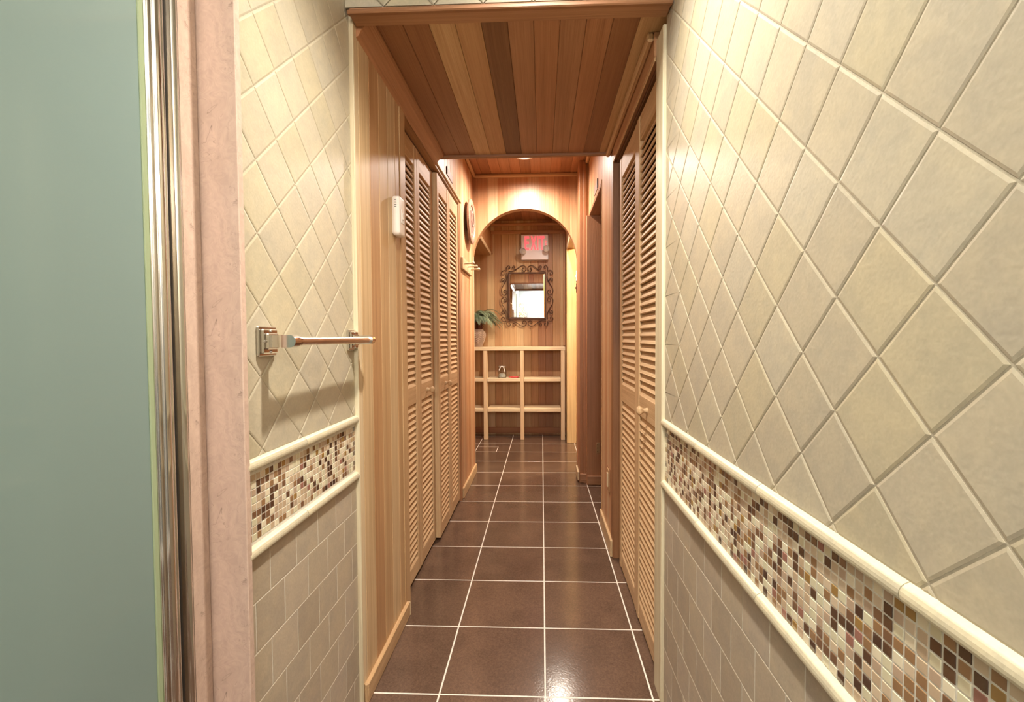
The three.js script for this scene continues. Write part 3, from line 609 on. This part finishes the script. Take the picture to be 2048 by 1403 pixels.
// ------------------------------------------------------------------ plaques, outlet, switch
{
  const a = thing('sign_plate', 'small mauve grey plate above the left louvre doors', 'plate', [-0.555, 2.078, -2.745]);
  part(a, 'plate', cb(0, 0.004, 0, 0.045, -0.085, 0.085, 0.001, 2), M.plaque); part(a, 'plate_edge', cb(0, 0.007, 0.0, 0.045, 0.0853, 0.09, 0.001, 1), M.dark);
  const b = thing('sign_plate', 'small brown plate above the right side doorway', 'plate', [XWR, 2.052, -2.96]);
  part(b, 'plate', cb(-0.004, 0, 0, 0.058, -0.085, 0.085, 0.001, 2), M.plaque); part(b, 'plate_edge', cb(-0.007, 0, 0, 0.058, 0.0853, 0.09, 0.001, 1), M.dark);
  const c = thing('outlet', 'wooden outlet cover low on the right cedar wall', 'outlet', [XWR, 0.300, -2.405]);
  part(c, 'cover', cb(-0.006, 0, 0, 0.115, -0.035, 0.035, 0.002, 1), W.honey); part(c, 'socket', cb(-0.012, -0.006, 0.02, 0.095, -0.014, 0.014, 0.002, 1), W.pale); part(c, 'back_box', cb(-0.003, 0, -0.008, 0.123, -0.043, 0.043, 0.001, 1), W.brown);
  const d = thing('light_switch', 'pale light switch plate inside the right arch jamb', 'switch', [ARCH.cx + ARCH.r, 1.575, -(DARCH + 0.04)]);
  part(d, 'switch_plate', cb(-0.006, 0, 0, 0.085, -0.03, 0.03, 0.002, 1), M.whitePlastic); part(d, 'toggle', cb(-0.013, -0.006, 0.034, 0.05, -0.005, 0.005, 0.001, 1), M.white);
  const e = thing('latch_plate', 'small brown latch plate below the arch light switch', 'latch', [ARCH.cx + ARCH.r, 1.485, -(DARCH + 0.045)]);
  part(e, 'plate', cb(-0.005, 0, 0, 0.075, -0.022, 0.022, 0.002, 1), M.brownMetal); part(e, 'bolt', cb(-0.014, -0.005, 0.03, 0.045, -0.008, 0.008, 0.002, 1), M.brownMetal);
}
// ------------------------------------------------------------------ shelf unit
{
  const o = thing('shelf_unit', 'open pine cubby shelf standing against the back wall', 'shelf', [0, 0, -5.01]);
  part(o, 'top_board', cb(-1.12, 0.252, 0.975, 1.013, -0.122, 0.132, 0.003, 0), W.lightPine);
  for (const [a, b] of [[-1.03, -0.988], [-0.636, -0.594], [-0.234, -0.196], [0.206, 0.249]]) part(o, 'upright', cb(a, b, 0, 0.9745, 0.04, 0.129, 0.003, 1), W.pine);
  for (const y of [0.637, 0.308]) for (const [a, b] of [[-0.9875, -0.6365], [-0.5935, -0.2345], [-0.1955, 0.2055]]) part(o, 'shelf_board', cb(a, b, y, y + 0.037, -0.115, 0.134, 0.003, 0), W.lightPine);
}
// jar and red pen on the shelf
{
  const j = thing('glass_jar', 'clear glass jar with white contents on the pine shelf', 'jar', [-0.436, 0.6742, -4.95]);
  part(j, 'jar_body', lathe([[0, 0], [0.043, 0], [0.046, 0.005], [0.046, 0.085], [0.040, 0.100], [0.038, 0.118], [0.035, 0.118], [0.037, 0.099], [0.043, 0.084], [0.043, 0.007], [0, 0.005]], 32), M.jar);
  part(j, 'white_filling', lathe([[0, 0.0075], [0.039, 0.0075], [0.04, 0.03], [0.034, 0.045], [0.02, 0.05], [0, 0.05]], 24), M.cotton, 'white contents');
  part(j, 'ribbon', tube([v3(-0.03, 0.085, 0.0475), v3(-0.015, 0.118, 0.047), v3(0.0, 0.126, 0.046), v3(0.018, 0.115, 0.047), v3(0.03, 0.08, 0.0475), v3(0.032, 0.066, 0.048)], 0.005, 30), M.cotton, 'white looped handle');
  part(j, 'jar_rim', lathe([[0.038, 0.1185], [0.0405, 0.1185], [0.0405, 0.128], [0.036, 0.128], [0.036, 0.1185]], 28), M.lampRim);
  const p = thing('red_pen', 'short red plastic pen lying beside the jar', 'pen', [-0.305, 0.6742, -4.93]);
  part(p, 'pen_body', lathe([[0, -0.05], [0.005, -0.05], [0.008, -0.04], [0.0085, 0.025], [0.007, 0.035], [0, 0.036]], 18).rotateZ(Math.PI / 2).translate(0, 0.0085, 0), M.redPlastic);
  part(p, 'pen_tip', lathe([[0, 0.0365], [0.0055, 0.0365], [0.004, 0.055], [0.0, 0.06]], 14).rotateZ(Math.PI / 2 + 0.0).translate(0, 0.0085, 0), M.redPlastic);
}
// potted fern
{
  const o = thing('potted_fern', 'drooping green fern in a textured stone pot on the shelf', 'plant', [-0.715, 1.013, -4.985]);
  const prof = [[0, 0], [0.055, 0], [0.057, 0.008], [0.066, 0.03], [0.083, 0.075], [0.094, 0.115], [0.096, 0.14], [0.088, 0.168], [0.07, 0.186], [0.068, 0.196], [0.06, 0.196], [0.058, 0.18], [0, 0.178]];
  const pot = part(o, 'pot', lathe(prof, 40, 1.0), M.pot);
  const rad = (y) => { for (let i = 2; i < 9; i++) if (y <= prof[i + 1][1]) { const [r0, y0] = prof[i], [r1, y1] = prof[i + 1]; return r0 + (r1 - r0) * (y - y0) / (y1 - y0); } return 0.07; };
  const rel = []; // raised leaf pattern round the pot
  for (let k = 0; k < 6; k++) {
    const a0 = k * Math.PI / 3 + 0.25, q = (a, y) => v3(Math.sin(a) * (rad(y) + 0.0005), y, Math.cos(a) * (rad(y) + 0.0005));
    rel.push(tube([q(a0, 0.03), q(a0, 0.09), q(a0, 0.165)], 0.0026, 12, 5));
    for (let i = 0; i < 6; i++) for (const s of [-1, 1]) { const y = 0.05 + i * 0.019; rel.push(tube([q(a0, y), q(a0 + s * 0.2, y + 0.014), q(a0 + s * 0.42, y + 0.02)], 0.0024, 8, 5)); }
  }
  part(pot, 'leaf_relief', mergeGeometries(rel), M.potRelief, 'raised pale leaf pattern');
  const fib = []; for (let i = 0; i < 46; i++) { const a = rr(0, 6.283), r = rr(0.005, 0.05), h = rr(0.06, 0.15); fib.push(tube([v3(Math.cos(a) * r, 0.17, Math.sin(a) * r), v3(Math.cos(a) * r * 1.25, 0.17 + h * 0.5, Math.sin(a) * r * 1.25), v3(Math.cos(a) * r * 1.7, 0.17 + h, Math.sin(a) * r * 1.7)], 0.0035, 6, 5)); }
  part(o, 'stem_bundle', mergeGeometries(fib), M.fiber, 'reddish brown dry stems').userData.kind = 'stuff';
  for (let i = 0; i < 90; i++) {
    const a = i * 2.39996 + rr(-0.2, 0.2), el = rr(0.45, 1.4), L = rr(0.24, 0.37), dir = v3(Math.cos(a), 0, Math.sin(a) * 0.75);
    const pts = []; let p = v3(0, 0.275, 0), ang = el; const n = 22;
    for (let k = 0; k <= n; k++) { pts.push(p.clone()); p = p.clone().add(dir.clone().multiplyScalar(Math.cos(ang) * L / n)).add(v3(0, Math.sin(ang) * L / n, 0)); ang -= (el + 1.15) / n * (0.75 + 0.6 * k / n); }
    for (const q of pts) { if (q.z < -0.135) q.z = -0.135 + (q.z + 0.135) * 0.02; }
    const gs = [tube(pts, 0.0016, 22, 4).toNonIndexed()];
    const side = v3(-dir.z, 0, dir.x).normalize(); const P = [];
    for (let k = 3; k < n; k++) for (let h = 0; h < 2; h++) {
      const f = (k + h / 2) / n, base = pts[k].clone().lerp(pts[k + 1], h / 2), tan = pts[k + 1].clone().sub(pts[k]).normalize(), len = 0.036 * Math.sin(Math.PI * Math.min(1, 0.12 + f * 0.88)) + 0.008;
      for (const s of [-1, 1]) {
        const tip = base.clone().addScaledVector(side, s * len).addScaledVector(tan, len * 0.35).add(v3(0, -len * 0.35, 0));
        tip.z = Math.max(tip.z, -0.148);
        const mid = base.clone().lerp(tip, 0.45), w = tan.clone().multiplyScalar(0.0018), up = v3(0, 0.0022, 0);
        const m1 = mid.clone().add(w), m2 = mid.clone().sub(w), mu = mid.clone().add(up);
        for (const tri of [[base, m1, mu], [base, mu, m2], [m1, tip, mu], [mu, tip, m2]]) for (const q of tri) P.push(q.x, q.y, q.z);
      }
    }
    const lg = new THREE.BufferGeometry(); lg.setAttribute('position', new THREE.Float32BufferAttribute(P, 3)); lg.setAttribute('uv', new THREE.Float32BufferAttribute(new Float32Array(P.length / 3 * 2), 2)); lg.computeVertexNormals();
    gs.push(lg); part(o, 'frond', mergeGeometries(gs), pick(M.frond));
  }
}
// ------------------------------------------------------------------ mirror with scroll frame
{
  const o = thing('wall_mirror', 'rectangular wall mirror in a brown wrought iron scroll frame', 'mirror', [-0.163, 1.335, -DBACK]);
  const hw = 0.2, H = 0.5;
  part(o, 'mirror_glass', cb(-hw, hw, 0, H, 0.012, 0.018, 0.001, 1), M.mirror);
  part(o, 'backing_board', cb(-hw, hw, 0, H, 0, 0.0115, 0.001, 1), M.dark);
  const bv = []; // bevelled glass border
  const t = 0.016, b = 0.012;
  part(o, 'bevel_edge', fromFaces([[v3(-hw, 0, 0.0185), v3(hw, 0, 0.0185), v3(hw - b, b, 0.0215), v3(-hw + b, b, 0.0215)], [v3(-hw, 0, 0.0185), v3(hw, 0, 0.0185), v3(hw - b, b, 0.0183), v3(-hw + b, b, 0.0183)]]), M.mirror);
  for (const s of [-1, 1]) part(o, 'bevel_edge', fromFaces([[v3(s * hw, 0, 0.0185), v3(s * hw, H, 0.0185), v3(s * (hw - b), H - b, 0.0215), v3(s * (hw - b), b, 0.0215)], [v3(s * hw, 0, 0.0183), v3(s * hw, H, 0.0183), v3(s * (hw - b), H - b, 0.0183), v3(s * (hw - b), b, 0.0183)]]), M.mirror);
  part(o, 'inner_frame', mergeGeometries([cb(-hw - t, -hw, -t, H + t, 0.006, 0.03, 0.003, 1), cb(hw, hw + t, -t, H + t, 0.006, 0.03, 0.003, 1), cb(-hw, hw, -t, 0, 0.006, 0.03, 0.003, 0), cb(-hw, hw, H, H + t, 0.006, 0.03, 0.003, 0)]), M.iron);
  const R = 0.0046, Z = 0.018;
  // scroll work drawn in units of 0.9 mm: along the side from its middle, outwards
  const U = 0.0009;
  const mainS = [[36, 48], [50, 56], [60, 40], [48, 18], [28, 18], [10, 42], [18, 70], [46, 85], [80, 78], [115, 54], [150, 28], [190, 13], [236, 18]];
  const smallS = [[128, 46], [150, 38], [172, 47], [182, 65], [172, 81], [156, 78], [151, 64], [163, 58]];
  const cornerS = [[254, 22], [260, 52], [248, 78], [228, 83], [215, 67], [221, 50], [236, 53]];
  const mk = (f) => tube(f.map(([x, y]) => v3(x, y, Z)), R, 90, 7);
  const W2 = hw + t, y0 = -t, y1 = H + t, cyM = H / 2, hh = H / 2 + t;
  const kx = W2 / 240, ky = hh / 240;
  for (const s of [-1, 1]) for (const q of [-1, 1]) for (const [nm, L] of [['scroll', mainS], ['small_curl', smallS], ['corner_curl', cornerS]]) {
    part(o, nm, mk(L.map(([u, v]) => [s * u * kx, (q > 0 ? y1 : y0) + q * v * U])), M.iron);
    part(o, nm, mk(L.map(([u, v]) => [s * (W2 + v * U), cyM + q * u * ky])), M.iron);
  }
}
// ------------------------------------------------------------------ exit sign
const font = await new FontLoader().loadAsync('fonts/droid/droid_sans_bold.typeface.json');
{
  const o = thing('exit_sign', 'white emergency EXIT sign with red letters and two lamps', 'exit sign', [-0.075, 1.985, -DBACK]);
  part(o, 'housing', cb(-0.152, 0.152, 0, 0.28, 0.001, 0.06, 0.006, 1), M.exitFace);
  part(o, 'mount_plate', cb(-0.155, 0.155, 0.2805, 0.297, 0.023, 0.055, 0.003, 0), W.brown, 'brown mounting block');
  const letters = [['E', -0.112], ['X', -0.045], ['I', 0.026], ['T', 0.054]];
  for (const [ch, x] of letters) {
    const g = new TextGeometry(ch, { font, size: 0.1, depth: 0.004, curveSegments: 3, bevelEnabled: false }); g.computeBoundingBox();
    const bb = g.boundingBox, wTarget = { E: 0.05, X: 0.064, I: 0.019, T: 0.055 }[ch];
    g.translate(-bb.min.x, -bb.min.y, 0); g.scale(wTarget / (bb.max.x - bb.min.x), 0.155 / (bb.max.y - bb.min.y), 1); g.translate(x, 0.107, 0.0602);
    part(o, 'letter', g, M.exitRed, 'glowing red letter');
  }
  const ch = new THREE.Shape([[0, 0], [0.008, 0], [0.016, 0.012], [0.008, 0.024], [0, 0.024], [0.008, 0.012]].map((p) => new THREE.Vector2(...p)));
  for (const y of [0.17, 0.2]) part(o, 'chevron', new THREE.ExtrudeGeometry(ch, { depth: 0.003, bevelEnabled: false }).translate(0.118, y - 0.012, 0.0602), M.exitRed);
  for (const [x, y, tx] of [[-0.128, 0.085, -0.1], [0.125, 0.108, 0.15]]) {
    const h = part(o, 'lamp_head', lathe([[0, -0.03], [0.02, -0.03], [0.03, -0.02], [0.034, 0.02], [0.036, 0.03], [0.033, 0.032], [0.028, 0.012], [0, 0.002]], 28), M.lampRim);
    h.rotation.set(Math.PI / 2 - 0.12, 0, 0); h.rotation.z = -tx; h.position.set(x, y, 0.095);
    part(h, 'lens', lathe([[0, 0.034], [0.02, 0.032], [0.0325, 0.028], [0.0325, 0.026], [0.02, 0.0295], [0, 0.0315]], 24), M.lampGlass);
    part(h, 'bulb', new THREE.SphereGeometry(0.008, 14, 10).translate(0, 0.016, 0), M.whitePlastic);
    part(o, 'lamp_arm', new THREE.CylinderGeometry(0.012, 0.014, 0.02, 18).rotateX(Math.PI / 2).translate(x, y - 0.012, 0.066), M.exitFace);
  }
}
// ------------------------------------------------------------------ recessed lamps
function downlight(name, label, L, yc, angle, dim = 1) {
  const [x, , d] = L.at;
  const o = thing(name, label, 'lamp', [x, yc, -d]);
  part(o, 'trim_ring', lathe([[0.05, -0.001], [0.07, -0.001], [0.07, -0.006], [0.05, -0.010], [0.047, -0.004], [0.05, -0.001]], 40), M.white);
  const glow = std('#ffffff', 0.5, { emissive: new THREE.Color().setRGB(...L.color), emissiveIntensity: 2.5 * dim });
  part(o, 'lens', new THREE.CylinderGeometry(0.049, 0.049, 0.003, 36).translate(0, -0.0025, 0), glow, 'glowing lens');
  const s = new THREE.SpotLight(new THREE.Color().setRGB(...L.color), L.cd, 0, angle, 1, 2);
  s.position.set(0, -0.016, 0); s.castShadow = true; s.shadow.radius = 1.6; s.shadow.mapSize.set(1024, 1024); s.name = 'lamp_light';
  s.target.position.set(0, -1, 0); o.add(s); o.add(s.target); s.target.name = 'lamp_target';
  return o;
}
downlight('recessed_light', 'small recessed ceiling light above the tiled opening', LAMP.nearRoom, NEARC, 1.0);
downlight('recessed_light', 'unseen recessed ceiling light beyond the arch, placed to light the back room', LAMP.unseenVestibule, C2, 1.5, 0.6);
downlight('recessed_light', 'glowing recessed light in the ceiling before the arch', LAMP.corridor, C2, 1.46);
function bulb(label, L) {
  const o = thing('unseen_ceiling_lamp', label, 'lamp', [L.at[0], L.at[1], -L.at[2]]);
  const top = C2 - L.at[1];
  part(o, 'globe', new THREE.SphereGeometry(0.06, 24, 16), std('#fff6e4', 0.5, { emissive: new THREE.Color().setRGB(...L.color), emissiveIntensity: 2 }));
  part(o, 'stem', new THREE.CylinderGeometry(0.012, 0.012, Math.max(0.01, top - 0.06), 12).translate(0, 0.06 + (top - 0.06) / 2, 0), M.white);
  const p = new THREE.PointLight(new THREE.Color().setRGB(...L.color), L.cd, 0, 2); p.castShadow = true; p.shadow.radius = 3; p.name = 'lamp_light'; o.add(p);
}
bulb('unseen ceiling lamp in the side room, placed to light the right doorway', LAMP.unseenSideRoom);

{ // unseen globe lights behind the camera, placed to light the corridor
  const L = LAMP.unseenRear, o = thing('unseen_rear_light', 'three unseen globe lights on the rear wall, placed to light the corridor', 'lamp', [L.at[0], L.at[1], -NEARB]);
  part(o, 'back_bar', cb(-0.3, 0.3, -0.045, 0.045, -0.025, -0.001, 0.004, 0), M.chrome);
  for (const x of [-0.2, 0, 0.2]) {
    part(o, 'globe', new THREE.SphereGeometry(0.05, 24, 16).translate(x, 0, -0.27), std('#ffffff', 0.4, { emissive: new THREE.Color().setRGB(...L.color), emissiveIntensity: 3 }));
    part(o, 'socket', new THREE.CylinderGeometry(0.012, 0.02, 0.196, 20).rotateX(-Math.PI / 2).translate(x, 0, -0.123), M.chrome);
    const p = new THREE.PointLight(new THREE.Color().setRGB(...L.color), L.cd, 0, 2); p.position.set(x, 0, -0.27); p.castShadow = true; p.shadow.radius = 2.4; p.name = 'lamp_light'; o.add(p);
  }
}

renderer.render(scene, camera);
